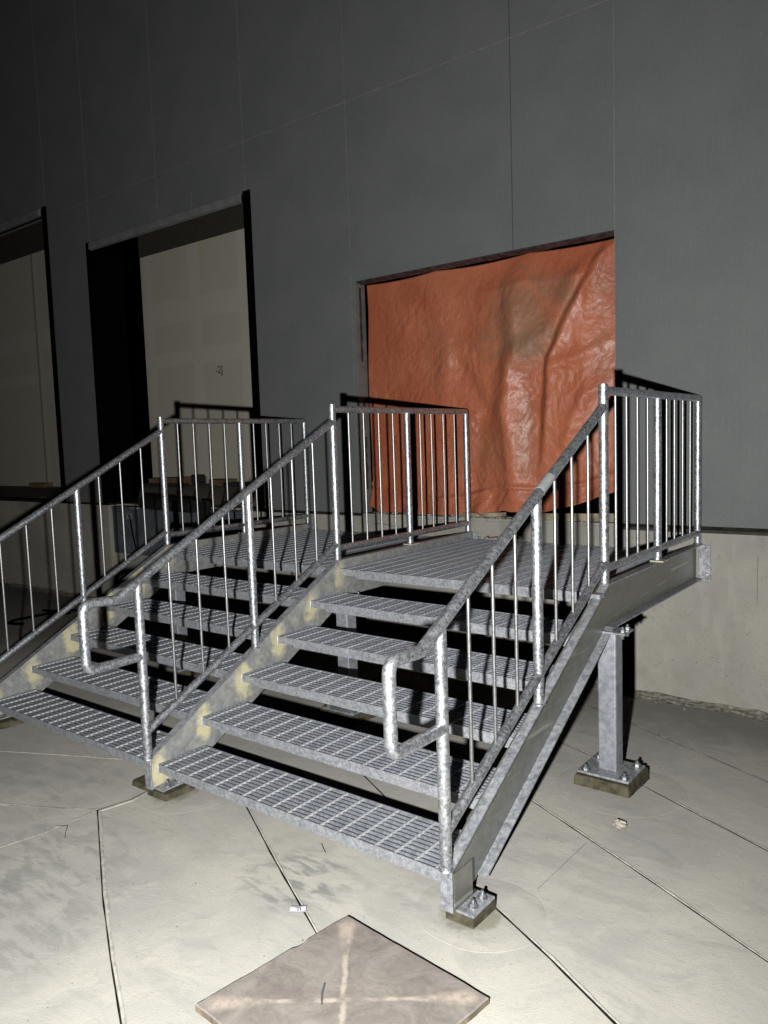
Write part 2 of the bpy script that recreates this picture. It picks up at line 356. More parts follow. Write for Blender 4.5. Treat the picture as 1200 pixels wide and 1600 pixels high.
def joint(pts, side=1, wd=.0055, wb=.022, bead=True, jit=.0016):
    P = [Vector(p) for p in pts]; Q = []
    for a, b in zip(P, P[1:]):
        n = max(2, int((b - a).length / .04))
        Q += [a.lerp(b, k / n) for k in range(n)]
    Q.append(P[-1])
    out = []
    for i, q in enumerate(Q):
        t = (Q[min(i + 1, len(Q) - 1)] - Q[max(i - 1, 0)]).normalized(); nrm = Vector((-t.y, t.x))
        w = noise.noise(Vector((q.x * 2, q.y * 2, 1.3))) * jit * 1.6
        out.append((q + nrm * w, nrm))
    d = MB(); vs = []; fs = []
    for i, (q, nr) in enumerate(out):
        k = wd * (.5 + .35 * noise.noise(Vector((q.x * 9, q.y * 9, 4))))
        for s_ in (-1, 1): p = q + nr * s_ * k; vs.append((p.x, p.y, gz(p.y) + .004))
        if i: fs.append((2 * i - 2, 2 * i - 1, 2 * i + 1, 2 * i))
    d.add(vs, fs); d.build('ground_joint', M['joint_dark'], kind='structure')
    if bead:
        d = MB(); vs = []; fs = []; n = 5
        for i, (q, nr) in enumerate(out):
            e = .8 + .35 * noise.noise(Vector((q.x * 5, q.y * 5, 7))) + .15 * noise.noise(Vector((q.x * 30, q.y * 30, 7)))
            e = max(.25, e)
            for j in range(n):
                u = j / (n - 1); p = q + nr * side * (wd * .55 + wb * e * u)
                vs.append((p.x, p.y, gz(p.y) + -.001 + .0055 * e * math.sin(math.pi * min(1, u * 1.0)) ** .7 + .0015 * noise.noise(Vector((p.x * 60, p.y * 60, 0)))))
            if i:
                for j in range(n - 1): a = (i - 1) * n + j; fs.append((a, a + 1, a + n + 1, a + n))
        d.add(vs, fs, True); d.build('ground_joint_bead', M['bead'], kind='structure')
V2 = lambda *q: [Vector((a, b)) for a, b in q]
joint(V2((-.072, -.304), (.653, -.733), (1.045, -.949), (1.62, -1.25), (2.4, -1.65)), 1)
joint(V2((-.072, -.304), (-.058, -.575), (-.089, -.79), (-.12, -1.6)), -1, bead=True, wd=.003, wb=.016)
joint(V2((-3.4, -2.2), (-.545, -.569), (-.072, -.304)), 1, wd=.004)
joint(V2((-.072, -.304), (-.043, -.125), (-.065, -.003)), -1, wd=.006)
joint(V2((-4.2, -1.35), (-1.311, -.197), (-.617, .154), (.2, .56)), 1, wd=.003, wb=.012)
joint(V2((-.1, .53), (.516, .173), (1.044, -.129), (1.53, -.40), (2.6, -1.0)), 1, wd=.007, wb=.014)
joint(V2((.2, 1.14), (.698, .864), (1.023, .685), (1.646, 1.104 - .75)), -1, wd=.007, bead=False)
joint(V2((.9, 1.50), (1.646, 1.104), (2.266, .774), (2.907, .419), (4, -.15)), 1, wd=.006)
joint(V2((-.4, 2.85), (1.406, 1.962), (1.672, 1.856), (2.061, 1.613), (2.739, 1.255), (4.5, .35)), 1, wd=.007)
joint(V2((1.2, 2.78), (2.075, 2.326), (2.576, 2.062), (4.5, 1.05)), 1, wd=.006)
joint(V2((1.97, .15), (2.295, -.016), (2.591, -.183), (3.2, -.52)), 1, wd=.009, wb=.022)
joint(V2((2.06, .85), (2.055, .366)), 1, wd=.002, bead=False)

# round footings, a few millimetres proud of the yard
def footing(cx, cy, r, label, zz):
    m = MB(); n = 48; vs = [(cx, cy, gz(cy) + .003)]; fs = []
    for k, (rr, dz) in enumerate(((.80, .0025), (1., .0006), (1.03, -.001))):
        for i in range(n):
            a = 2 * math.pi * i / n; q = r * rr * (1 + .05 * noise.noise(Vector((math.cos(a) * 1.5 + cx, math.sin(a) * 1.5, cy))))
            x = cx + q * math.cos(a); y = cy + q * math.sin(a); vs.append((x, y, gz(y) + dz))
    fs += [(0, 1 + i, 1 + (i + 1) % n) for i in range(n)]
    for k in range(2): fs += [(1 + k * n + i, 1 + (k + 1) * n + i, 1 + (k + 1) * n + (i + 1) % n, 1 + k * n + (i + 1) % n) for i in range(n)]
    m.add(vs, fs, False); return tag(m.build('concrete_footing', M['foot']), label, 'footing', 'round footings under the stair')
footing(1.95, .09, .25, 'round pale concrete footing flush in the yard under the right front stair foot', 0)
footing(.10, .12, .27, 'round pale concrete footing flush in the yard under the middle front stair foot', 0)
footing(1.96, 1.52, .33, 'round concrete footing flush in the yard under the tall square column at the right', 0)

def pad(x0, x1, y0, y1, ztop, zbot, label, seed=0):
    m = MB(); n = 7; vs = []; fs = []
    per = [(x0 + (x1 - x0) * i / n, y0) for i in range(n)] + [(x1, y0 + (y1 - y0) * i / n) for i in range(n)] + [(x1 - (x1 - x0) * i / n, y1) for i in range(n)] + [(x0, y1 - (y1 - y0) * i / n) for i in range(n)]
    cx = (x0 + x1) / 2; cy = (y0 + y1) / 2
    for k, (z, sc) in enumerate(((zbot - .01, 1.08), (zbot + .010, 1.03), (ztop - .006, 1.0), (ztop, .965))):
        for i, (x, y) in enumerate(per):
            q = sc + .035 * noise.noise(Vector((x * 9 + seed, y * 9, z * 12)))
            vs.append((cx + (x - cx) * q, cy + (y - cy) * q, z + .002 * noise.noise(Vector((x * 15, y * 15 + seed, 3)))))
    N = len(per)
    for k in range(3): fs += [(k * N + i, k * N + (i + 1) % N, (k + 1) * N + (i + 1) % N, (k + 1) * N + i) for i in range(N)]
    fs.append(tuple(3 * N + i for i in range(N)))
    m.add(vs, fs); return tag(m.build('grout_pad', M['grout']), label, 'grout pad', 'grout pads under the stair feet')
pad(1.865, 1.985, -.025, .14, -.119, -.172, 'small wet-brown grout block under the bolted right front stair foot', 1)
pad(-.03, .125, -.03, .15, -.134, -.172, 'dark wet-brown grout pad under the bolted middle front stair foot', 2)
pad(-.20, -.03, -.01, .10, -.140, -.172, 'ragged dark grout lump spilling left of the middle front stair foot', 5)
pad(-1.95, -1.72, -.03, .15, -.134, -.172, 'grout pad under the left front stair foot at the left edge', 3)
pad(1.745, 2.04, 1.43, 1.73, -.162, -.226, 'square brown grout pad under the tall column at the right', 4)
pad(-.14, .16, 1.45, 1.75, -.162, -.226, 'grout pad under the hidden column behind the middle stringer', 6)
pad(-2.0, -1.71, 1.45, 1.75, -.162, -.226, 'grout pad under the hidden column behind the left stringer', 7)

# ================================================================== the staircase
st = thing('steel_staircase', (0, 0, gz(0)), 'wide galvanised steel staircase of two grated flights with pipe railings', 'staircase')
ctop = lambda y: .056 + SL * y
def channel(x, toe, y_end=YW - .008, mat=M['webyellow'], fm=M['flange']):
    """x web plane, toe +1/-1 side the flanges point to"""
    yk = (.879 - .056) / SL; th = .007; fw = .052; ft = .009
    zl = .625; zc = -.125; yb0 = (zc + .232) / SL; yb1 = (zl + .232) / SL
    poly = [(-.034, zc), (yb0, zc), (yb1, zl), (y_end, zl), (y_end, .879), (yk, .879), (-.034, ctop(-.034))]
    xa, xb = (x, x + th * toe); m = MB().prism_x(poly, min(xa, xb), max(xa, xb))
    o = m.build('stringer', mat, st)
    x0, x1 = sorted((x + (th + .001) * toe, x + fw * toe)); f = MB()
    top = [(-.034, ctop(-.034)), (yk, .879), (y_end, .879)]
    f.prism_x([(y, z) for y, z in top] + [(y, z - ft) for y, z in reversed(top)], x0, x1)
    f.build('flange', fm, o); f = MB()
    bot = [(yb0 + .02, zc + .012), (yb1, zl), (y_end, zl)]
    f.prism_x([(y, z + ft) for y, z in bot] + [(y, z) for y, z in reversed(bot)], x0, x1)
    f.build('flange', fm, o)
    # end plate closing the foot
    e0, e1 = sorted((x - .001 * toe, x + (fw + .002) * toe))
    e = MB().box(e0, e1, -.043, -.036, -.128, .044); e.build('end_plate', M['flange'], o, bevel=.002)
    return o
def hexbolt(m, x, y, z, r=.012, h=.013, axis='z', stud=.022):
    n = 6
    if axis == 'z':
        pl = [(x + r * 2.0 * math.cos(k * math.pi / 8), y + r * 2.0 * math.sin(k * math.pi / 8)) for k in range(16)]
        m.prism_z(pl, z, z + .003)
        m.prism_z([(x + r * 1.25 * math.cos(k * math.pi / 3 + .3), y + r * 1.25 * math.sin(k * math.pi / 3 + .3)) for k in range(6)], z + .003, z + .003 + h)
        m.prism_z([(x + r * .62 * math.cos(k * math.pi / 5), y + r * .62 * math.sin(k * math.pi / 5)) for k in range(10)], z + .003 + h, z + h + stud * .75)
    elif axis == 'y':   # head facing -y
        a = MB(); hexbolt(a, 0, 0, 0, r, h, 'z', stud)
        m.add([(x + p[0], y - p[2], z + p[1]) for p in a.v], [f[::-1] for f in a.f])
    else:
        a = MB(); hexbolt(a, 0, 0, 0, r, h, 'z', stud)
        m.add([(x + p[2], y + p[0], z + p[1]) for p in a.v], a.f)
    return m
def bracket(o, x0, x1):
    MB().box(x0, x1, YW - .028, YW - .019, .607, .872).build('wall_bracket', M['flange'], o, bevel=.003)
    for z in (.652, .830):
        hexbolt(MB(), (x0 + x1) / 2 + .012, YW - .028, z, .0145, .014, 'y', .022).build('bolt', M['bolt'], o)
def foot(o, x, sgn=1, px=.0, yy=.16):
    MB().box(min(x, x + sgn * .078), max(x, x + sgn * .078), -.030, yy - .03, -.124, -.114).build('base_angle', M['flange'], o, bevel=.002)
    for y in (.025, .095): hexbolt(MB(), x + sgn * .042, y, -.114, .011).build('bolt', M['bolt'], o)
# right: toes point outwards (+x)
sr = channel(XR - .025, 1, mat=M['web'])
MB().box(XR + .0285, XR + .0345, -.034, .095, -.124, .028).build('clip_plate', M['web'], sr)
foot(sr, XR + .035)
bracket(sr, XR + .0, XR + .082)
sm = channel(.025, -1); foot(sm, .027); bracket(sm, .03, .105)
slf = channel(XL + .025, -1); foot(slf, XL + .027); bracket(slf, XL + .03, XL + .105)
# small lap joints on the top flange of the right stringer
MB().box(XR - .025, XR + .028, 1.40, 1.46, ctop(1.40) + .012, ctop(1.40) + .034).build('lap_plate', M['flange'], sr)

def grating(x0, x1, y0, y1, z, nose=True):
    m = MB(); m.rod0 = 0; y = y0 + .031; dz = .032
    while y < y1 - .012:
        m.box(x0 + .004, x1 - .004, y - .0027, y + .0027, z - dz, z - .0012); y += .0302
    m.box(x0 + .004, x1 - .004, y1 - .005, y1, z - dz, z)
    for xx in (x0, x1 - .004): m.box(xx, xx + .004, y0 + .006, y1, z - dz, z)
    m.rod0 = len(m.f)
    nx = int((x1 - x0) / .1016); off = ((x1 - x0) - nx * .1016) / 2
    for i in range(nx + 1):
        x = x0 + off + i * .1016
        m.box(x - .0027, x + .0027, y0 + .006, y1 - .006, z - .0085, z + .0012)
        yy = y0 + .031
        while yy < y1 - .012:
            m.add([(x - .007, yy, z), (x, yy - .006, z), (x + .007, yy, z), (x, yy + .006, z), (x, yy, z + .004)], [(0, 1, 4), (1, 2, 4), (2, 3, 4), (3, 0, 4)], True); yy += .0302
    return m
def weld(o, x, y, z):
    MB().tube([(x, y + .004, z + .001), (x + .003, y - .001, z - .02), (x, y + .001, z - .045), (x + .002, y, z - .062)], lambda i: (.003, .0045, .0045, .002)[i], 7).build('weld_bead', M['rod'], o)
def rods(o, mb):
    o.data.materials.append(M['rod'])
    for i, p in enumerate(o.data.polygons):
        if i >= mb.rod0: p.material_index = 1
    return o
def nosing(x0, x1, y0, z):
    m = MB(); n = 60; h = .042
    # slightly rippled front bar with a checkered upper edge
    vs = []; fs = []
    for i in range(n + 1):
        x = x0 + (x1 - x0) * i / n; w = .0008 * math.sin(i * 1.7)
        vs += [(x, y0 + w, z - h), (x, y0 + w, z), (x, y0 + .0055, z), (x, y0 + .0055, z - h)]
    for i in range(n):
        a = i * 4
        for j in range(4): fs.append((a + j, a + (j + 1) % 4, a + 4 + (j + 1) % 4, a + 4 + j)[::-1])
    fs += [(0, 1, 2, 3), (n * 4 + 3, n * 4 + 2, n * 4 + 1, n * 4)]
    m.add(vs, fs)
    m.box(x0 + .12, x1 - .02, y0 + .020, y0 + .024, z - h - .020, z - .034)
    return m
def tread(x0, x1):
    gm = grating(x0, x1, 0, .312, 0); t = rods(gm.build('tread', M['tread'], st), gm)
    nosing(x0, x1, 0, 0).build('nosing', M['nosing'], t)
    weld(t, x0 + .003, -.002, 0)
    for y in (.055, .225): hexbolt(MB(), x0 + .003, y, -.030, .008, .007, 'x', .012).build('bolt', M['bolt'], t)
    return t
def copy_part(o, loc, parent):
    c = o.copy(); S.collection.objects.link(c); c.parent = parent; c.location = loc
    c.matrix_parent_inverse = Matrix.Translation(-parent.location)
    for ch in o.children:
        d = ch.copy(); S.collection.objects.link(d); d.parent = c
        d.matrix_parent_inverse = ch.matrix_parent_inverse
    return c
for (x0, x1) in ((.027, XR - .027), (XL + .027, -.029)):
    t0 = tread(x0, x1)
    for i in range(1, 5): copy_part(t0, (0, i * T, i * R), st)
    gm = grating(x0, x1, 5 * T, YW - .03, LZ); lg = rods(gm.build('landing_grating', M['tread'], st), gm)
    nosing(x0, x1, 5 * T, LZ).build('nosing', M['nosing'], lg)

# columns
def column():
    z0 = -.150; z1 = .607
    m = MB(); h = .051; rr = .009; pl = []
    for cx_, cy_, a0 in ((h - rr, h - rr, 0), (-h + rr, h - rr, 90), (-h + rr, -h + rr, 180), (h - rr, -h + rr, 270)):
        for k in range(4): a = math.radians(a0 + 30 * k); pl.append((cx_ + rr * math.cos(a), 1.6 + cy_ + rr * math.sin(a)))
    m.prism_z(pl, z0, z1)
    c = m.build('column', M['column'], st)
    MB().box(-.135, .15, 1.6 - .14, 1.6 + .115, -.162, -.150).build('base_plate', M['flange'], c, bevel=.002)
    for x, y in ((-.10, 1.6 - .105), (.115, 1.6 - .105), (-.10, 1.6 + .085), (.115, 1.6 + .085)): hexbolt(MB(), x, y, -.150, .0135, .014).build('bolt', M['bolt'], c)
    MB().box(-.075, .105, 1.6 - .06, 1.6 + .075, .607, .617).build('cap_plate', M['flange'], c, bevel=.002)
    for y in (1.575, 1.645):
        b = hexbolt(MB(), .08, y, .617, .011, .012); b.prism_z([(.08 + .013 * math.cos(k * 1.047), y + .013 * math.sin(k * 1.047)) for k in range(6)], .594, .607)
        b.prism_z([(.08 + .007 * math.cos(k * 1.047), y + .007 * math.sin(k * 1.047)) for k in range(6)], .580, .594).build('bolt', M['bolt'], c)
    return c
c0 = column()
c0.location = (XR + .002, 0, 0)
copy_part(c0, (-.0, 0, 0), st); copy_part(c0, (XL, 0, 0), st)

# railings
PR = .0242
ht = lambda y: .985 + .5265 * (y + .035)         # stair handrail centre line
lb = lambda y: .186 + .512 * (y + .03)           # lower rail centre line
def railing():
    top = arc_path([(0, 1.530, ht(1.530)), (0, -.165, ht(-.165) - .002), (0, -.352, .926), (0, -.352, .592), (0, -.038, .592)], .052, 8)
    m = MB().tube(top, PR, 20)
    o = m.build('railing', M['pipe'], st)
    MB().tube([(0, 1.536, 1.893), (0, 3.225, 1.893)], PR * .96, 18).build('top_rail', M['pipe'], o)
    b = MB().tube([(0, 1.534, lb(1.534)), (0, -.030, lb(-.030))], PR * .92, 16)
    b.build('bottom_rail', M['pipe'], o)
    MB().tube([(0, 1.536, .957), (0, 3.222, .957)], PR * .92, 16).build('bottom_rail', M['pipe'], o)
    def post(y, z0, z1, mt='pipe', r=PR):
        p = MB().tube([(0, y, z0), (0, y, z1)], r, 20)
        q = []
        for k in range(3): q.append((0, y, z0 + .001 + k * .004))
        p.tube([(0, y, z0), (0, y, z0 + .005), (0, y, z0 + .009)], lambda i: r + (.007, .005, .0)[i], 16)
        return p.build('post', M[mt], o)
    post(-.036, ctop(-.036) + .002, .985); post(.757, ctop(.757) - .012, ht(.757)); post(1.536, .875, 1.926, r=PR * 1.04)
    post(2.381, .880, 1.893); post(3.222, .880, 1.893)
    MB().box(-.03, .05, 2.33, 2.435, .8795, .8875).build('post_plate', M['post_yellow'], o)
    for y in (.165, .357, .552, .945, .945 + .19, .945 + .385):
        MB().tube([(0, y, lb(y)), (0, y, ht(y))], .0078, 10).build('picket', M['picket'], o)
    for y in (1.702, 1.865, 2.036, 2.205, 2.552, 2.706, 2.878, 3.042):
        MB().tube([(0, y, .957), (0, y, 1.893)], .0078, 10).build('picket', M['picket'], o)
    return o
r0 = railing(); r0.location = (XR, 0, 0)
r1 = copy_part(r0, (0, 0, 0), st); r2 = copy_part(r0, (XL, 0, 0), st)
# grey sprayed repair sleeve on the right handrail
ya, yb = .79, .90
rs = MB().tube([(0, ya, ht(ya)), (0, yb, ht(yb))], PR + .0012, 20).build('repair_patch', plain('zinc_spray', (.27, .28, .29), .7, .1, var=.08), r0)

# ================================================================== building
bd = thing('warehouse_building', (-2, YW, gz(YW)), 'grey metal-panelled warehouse on a raised concrete foundation with dock openings', 'building')
ops = [(-9.4, -6.42, 4.875), (-5.491, -2.55, 4.24), (-1.199, 1.278, 3.147)]
ZS = .996; ZJ = 4.746; ZT = 9.5; ZP = 1.0
cols = [-22, -18, -14, -9.4, -6.42, -5.44, -4.05, -2.596, -1.233, .446, 1.278, 4.2, 7.2, 12]
gapx = .004
def rects(x0, x1, z0, z1):
    R_ = [(x0, x1, z0, z1)]
    for a, b, t in ops:
        N = []
        for (p, q, r_, s_) in R_:
            if b <= p or a >= q or t <= r_: N.append((p, q, r_, s_)); continue
            if p < a: N.append((p, a, r_, min(s_, t)))
            if q > b: N.append((b, q, r_, min(s_, t)))
            if s_ > t: N.append((p, q, t, s_))
        R_ = N
    return R_
for i in range(len(cols) - 1):
    for (z0, z1) in ((ZP, ZJ - gapx), (ZJ + gapx, ZT)):
        m = MB()
        for (a, b, c_, d_) in rects(cols[i] + gapx, cols[i + 1] - gapx, z0, z1):
            if b - a > .01: m.box(a, b, YW, YW + .15, c_, d_)
        if m.v: m.build('wall_panel', M['clad'], bd)
# joint fillers
m = MB(); k = MB()
def jseg(mm, x, z0, z1, w=.011):
    for a, b, c_, d_ in rects(x - .0005, x + .0005, z0, z1): mm.box(x - w / 2, x + w / 2, YW - .003, YW + .02, c_, d_)
for x in cols[1:-1]:
    dark = abs(x - .446) < .01
    for a, b, c_, d_ in rects(x - .0005, x + .0005, ZP, ZT):
        w = .0016 if dark else .0042
        MB().box(x - w, x + w, YW - .003, YW + .02, c_, d_).build('joint_seam' if dark else 'joint_sealant', M['seam' if dark else 'caulk'], bd)
MB().box(-22, 12, YW - .0025, YW + .02, ZJ - .005, ZJ + .005).build('joint_sealant', M['caulk'], bd)
m = MB()   # faint ridge lines
for x in (-3.45,): 
    for a, b, c_, d_ in rects(x - .0005, x + .0005, ZP, ZJ - .3): m.box(x - .006, x + .006, YW - .0015, YW + .01, c_, d_)
m.build('panel_rib', M['caulk'], bd)
# foundation
m = MB()
px0, px1 = -5.40, -2.75
m.prism_z([(-22, YW - .012), (px0, YW - .012), (px0, YW + .10), (px1, YW + .10), (px1, YW - .012), (12, YW - .012), (12, YW + .5), (-22, YW + .5)], -1, .93)
m.prism_z([(-22, YW - .012), (px0, YW - .012), (px0, YW + .5), (-22, YW + .5)], .93, .972); m.prism_z([(px1, YW - .012), (12, YW - .012), (12, YW + .5), (px1, YW + .5)], .93, .972)
m.build('foundation', M['conc'], bd)
for a, b in ((-22, px0), (px1, ops[2][0]), (1.29, 12)): MB().box(a, b, YW + .012, YW + .16, .972, ZP).build('base_gap', M['joint_dark'], bd)
# base flashing lip on the right of the opening
m = MB()
n = 120
vs = []; fs = []
for i in range(n + 1):
    x = 1.3 + (9 - 1.3) * i / n; w = .004 * noise.noise(Vector((x * 4, 0, 0)))
    vs += [(x, YW - .0135 + w * .2, .953 + w), (x, YW - .0135, .976), (x, YW + .02, .978)]
    if i: a = (i - 1) * 3; fs += [(a, a + 3, a + 4, a + 1), (a + 1, a + 4, a + 5, a + 2)]
m.add(vs, fs); m.build('base_membrane', M['darkboard'], bd)
# dock sill in the orange opening
m = MB().box(-1.199, 1.278, YW - .006, YW + .5, .9725, .996); m.build('sill', M['conc'], bd)

# door openings
def door(a, b, t, right_only=False):
    o = MB().box(a + .06, b - .075, YW + .02, YW + .06, t - .05, t + .02).build('door_frame', M['black'], bd)
    MB().box(b - .075, b + .028, YW - .012, YW + .30, ZS - .02, t + .02).build('jamb', M['black'], o)
    MB().box(a - .028, a + .06, YW - .012, YW + .45, ZS - .02, t + .02).build('jamb', M['black'], o)
    d = MB().prism_x([(YW - .014, t + .01), (YW - .05, t - .005), (YW - .055, t - .085), (YW - .014, t - .095)], a + .10, b - .09); d.build('drip_flashing', M['drip'], o, bevel=.002)
door(*ops[1]); door(*ops[0])
# inside
MB().prism_x([(YW + .51, .973), (5.98, 1.072), (5.98, .973)], -8.25, -2.0).build('added_floor_slope', M['drywall'], bd)  # added pale slope, tilted to catch more lamp light than the floor
for a, b, t in ((-8.25, -2.0, 4.98), (-22, -9.3, 5.66)):
    MB().box(a, b, 6.0, 6.1, .9, t).build('interior_wall', M['drywall'], bd); MB().box(a, b, 5.98, 6.12, t, 8).build('interior_header', M['brownband'], bd)
MB().box(-22, 3, YW + .5, 12, .85, .972).build('interior_floor', M['floor'], bd)
MB().box(px0, px1, YW + .205, YW + .5, .935, .975).build('interior_floor', M['floor'], bd)
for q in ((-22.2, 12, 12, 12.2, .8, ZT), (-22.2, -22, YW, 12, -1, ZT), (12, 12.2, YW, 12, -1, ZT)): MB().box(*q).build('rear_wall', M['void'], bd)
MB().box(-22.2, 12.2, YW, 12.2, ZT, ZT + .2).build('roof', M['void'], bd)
for q in ((-1.9, -1.8, YW + .5, 12, .972, ZT), (-9.28, -8.27, 6.0, 6.1, .9, 8)): MB().box(*q).build('black_panel', M['void'], bd)  # near-black panels, the unlit depth of the rooms put into their colour

# orange opening: jamb, soffit
j = MB().prism_z([(-1.199, YW - .004), (-1.186, YW - .004), (-1.186, YW + .02), (-1.192, YW + .02), (-1.192, YW + .145), (-1.199, YW + .145)], 1.0, 3.15)
jo = j.build('door_jamb', M['framegrey'], bd)
m = MB()   # torn dark foam strips in the jamb
def rag(m, x, y0, y1, z0, z1, w=.02, sd=0):
    n = int((z1 - z0) / .02); vs = []; fs = []
    for i in range(n + 1):
        z = z0 + (z1 - z0) * i / n; a = noise.noise(Vector((z * 9, sd, 0))) * w; b = noise.noise(Vector((z * 13, sd, 5))) * w
        vs += [(x, y0 + a, z), (x + .002, y1 + b, z)]
        if i: fs.append((2 * i - 2, 2 * i - 1, 2 * i + 1, 2 * i))
    m.add(vs, fs)
for q in ((.055, .085, 2.42, 3.10, .012, 1), (.06, .09, 1.98, 2.04, .02, 2), (.06, .095, 1.22, 1.72, .02, 3)):
    m = MB(); rag(m, -1.1905, YW + q[0], YW + q[1], *q[2:]); m.build('torn_sealant', M['darkboard'], jo)
m = MB(); n = 90; vs = []; fs = []
for i in range(n + 1):
    x = -1.19 + 2.46 * i / n; w = .5 + .5 * noise.noise(Vector((x * 7, 2, 0))); 
    vs += [(x, YW + .018, 3.1455), (x, YW + .018, 3.143 - .006 * w), (x, YW + .10, 3.135 - .018 * w), (x, YW + .16, 3.14)]
    if i: a = (i - 1) * 4; fs += [(a, a + 4, a + 5, a + 1), (a + 1, a + 5, a + 6, a + 2), (a + 2, a + 6, a + 7, a + 3)]
m.add(vs, fs); m.build('head_trim', plain('dark_trim', (.05, .04, .045), .5, .2, var=.8, sc=14), jo)

# ================================================================== tarp
def seg_d(px, pz, a, b):
    ax, az = a; bx, bz = b; dx, dz = bx - ax, bz - az; t = max(0, min(1, ((px - ax) * dx + (pz - az) * dz) / (dx * dx + dz * dz)))
    qx, qz = ax + dx * t, az + dz * t; return math.hypot(px - qx, pz - qz)
def poly_d(px, pz, P): return min(seg_d(px, pz, P[i], P[i + 1]) for i in range(len(P) - 1))
ridge = [(1.20, 3.14), (.947, 2.89), (.756, 2.526), (.531, 2.374), (.354, 2.236), (.347, 1.896), (.424, 1.20)]
valley2 = [(1.08, 3.05), (.88, 2.70), (.66, 2.30), (.60, 1.83), (.565, 1.3)]
valley1 = [(.25, 3.0), (.219, 2.8), (.239, 2.43), (.12, 1.9), (.16, 1.25)]
r3 = [(1.24, 2.4), (1.0, 2.28), (.72, 2.2)]; r4 = [(1.22, 2.1), (.98, 1.95), (.85, 1.6)]; v3 = [(-.15, 2.3), (.1, 1.9), (-.0, 1.3)]
botp = [(-1.16, 1.07), (-1.05, 1.02), (-.73, 1.004), (-.4, 1.002), (-.08, 1.01), (.27, 1.06), (.62, 1.05), (.95, 1.13), (1.27, 1.24)]
def zb(x):
    for (a, za), (b, zb_) in zip(botp, botp[1:]):
        if x <= b: t = (x - a) / (b - a); return za + (zb_ - za) * max(0, t)
    return botp[-1][1]
gs = lambda d, s: math.exp(-(d / s) ** 2)
def xat(P, z):
    P = sorted(P, key=lambda q: q[1])
    if z <= P[0][1]: return P[0][0]
    for (xa, za), (xb, zb2) in zip(P, P[1:]):
        if z <= zb2: return xa + (xb - xa) * (z - za) / (zb2 - za)
    return P[-1][0]
def stepf(x, z, P, w, relax):
    d = x - xat(P, z) + .02 * noise.noise(Vector((z * 4, x, 1)))
    t = max(0, min(1, d / w)); t = t * t * (3 - 2 * t)
    return t * math.exp(-max(0, d - w) / relax)
NX, NZ = 230, 200
vs = []; fs = []
for j in range(NZ + 1):
    for i in range(NX + 1):
        u = i / NX; v = j / NZ; x = -1.165 + 2.435 * u + .016 * (1 - u) ** 6 * math.sin(v * 9) * v; z0 = zb(x); z = z0 + (3.136 - .022 * abs(math.sin(u * 8.5 + .4)) ** .8 - z0) * v
        edge = min(1, min(u, 1 - u) * 9, (1 - v) * 9)
        nv = Vector((x * 1.6, z * 1.3, 0)); h = .05 * (1 - (2 * v - 1) ** 2) * .5
        h += .016 * noise.noise(nv * 1.4) + .010 * noise.noise(Vector((x * 5.5 + noise.noise(nv * 3) * .8, z * 3.0, 5)))
        h += .004 * (1 - 2 * abs(noise.noise(Vector((x * 9, z * 7, 2)) + Vector((1, 1, 0)) * noise.noise(nv * 4) * .7)))
        h += .0022 * (1 - 3 * abs(noise.noise(Vector((x * 21, z * 15, 8)) + Vector((1, 1, 0)) * noise.noise(nv * 7) * .9)))
        h += .040 * gs(poly_d(x, z, ridge), .09)
        h += .022 * gs(poly_d(x, z, r3), .05) + .020 * gs(poly_d(x, z, r4), .05) - .03 * gs(poly_d(x, z, v3), .08)
        h += .05 * gs(math.hypot((x - .42) / .34, (z - 2.62) / .34), .9)
        h += .085 * stepf(x, z, valley2, .10, .35) * min(1, max(0, (z - 1.25) / .5)) + .06 * stepf(x, z, valley1, .20, .30) + .03 * stepf(x, z, [(-.62, 3.1), (-.45, 2.4), (-.5, 1.5)], .22, .3)
        h += .010 * math.sin(x * 8 + 1.6 * noise.noise(Vector((x * 1.3, z * .8, 3)))) * (.4 + .6 * (1 - v)) 
        h *= edge
        # gathered hem lying on the sill
        lowk = max(0, 1 - (z - z0) / .20); hem = .07 * lowk ** 1.3 + .018 * lowk * math.sin(x * 17 + 3 * noise.noise(Vector((x * 3, 0, 0)))) + .02 * gs(z - z0 - .17 - .03 * math.sin(x * 4), .02)
        z2 = z + lowk * .012 * noise.noise(Vector((x * 12, z * 12, 0)))
        vs.append((x, YW + .135 - h - hem, z2))
        if i and j: a = j * (NX + 1) + i; fs.append((a - NX - 2, a - NX - 1, a, a - 1))
tp = MB().add(vs, fs, True).build('tarpaulin', M['tarp']); tag(tp, 'creased orange plastic tarpaulin hung over the right dock opening', 'tarpaulin')
so = tp.modifiers.new('s', 'SOLIDIFY'); so.thickness = .002; so.offset = 1
MB().box(-1.19, 1.27, YW + .22, YW + .24, .997, 3.14).build('dark_backing', M['void'], bd)  # added black sheet, painting in the unlit room behind the tarp

# ================================================================== dock leveller in the pit of the middle door
dl = thing('dock_leveler', (-4.2, YW, .38), 'grey-blue steel dock leveler in the pit below the middle door', 'dock leveler')
MB().box(px0 + .02, px1 - .02, YW + .03, YW + .08, .36, .925).build('front_plate', M['blueplate'], dl, bevel=.004)
MB().box(px0 + .02, px1 - .02, YW + .02, YW + .20, .928, .955).build('lip', M['blueplate'], dl)
MB().tube([(-4.62, YW - .03, 1.025), (-3.68, YW - .03, 1.0)], .075, 20).build('bumper', M['bumper'], dl)
MB().box(-3.55, -3.42, YW - .06, YW + .02, .72, 1.06).build('bumper', M['bumper'], dl, bevel=.01)
MB().tube([(-5.02, YW + .025, .86), (-4.96, YW + .0, .84), (-4.93, YW + .01, .6), (-4.87, YW + .01, .40)], .009, 8).build('cable', M['black'], dl)
MB().box(-5.06, -4.96, YW + .018, YW + .03, .80, .88).build('hook_plate', M['flange'], dl)
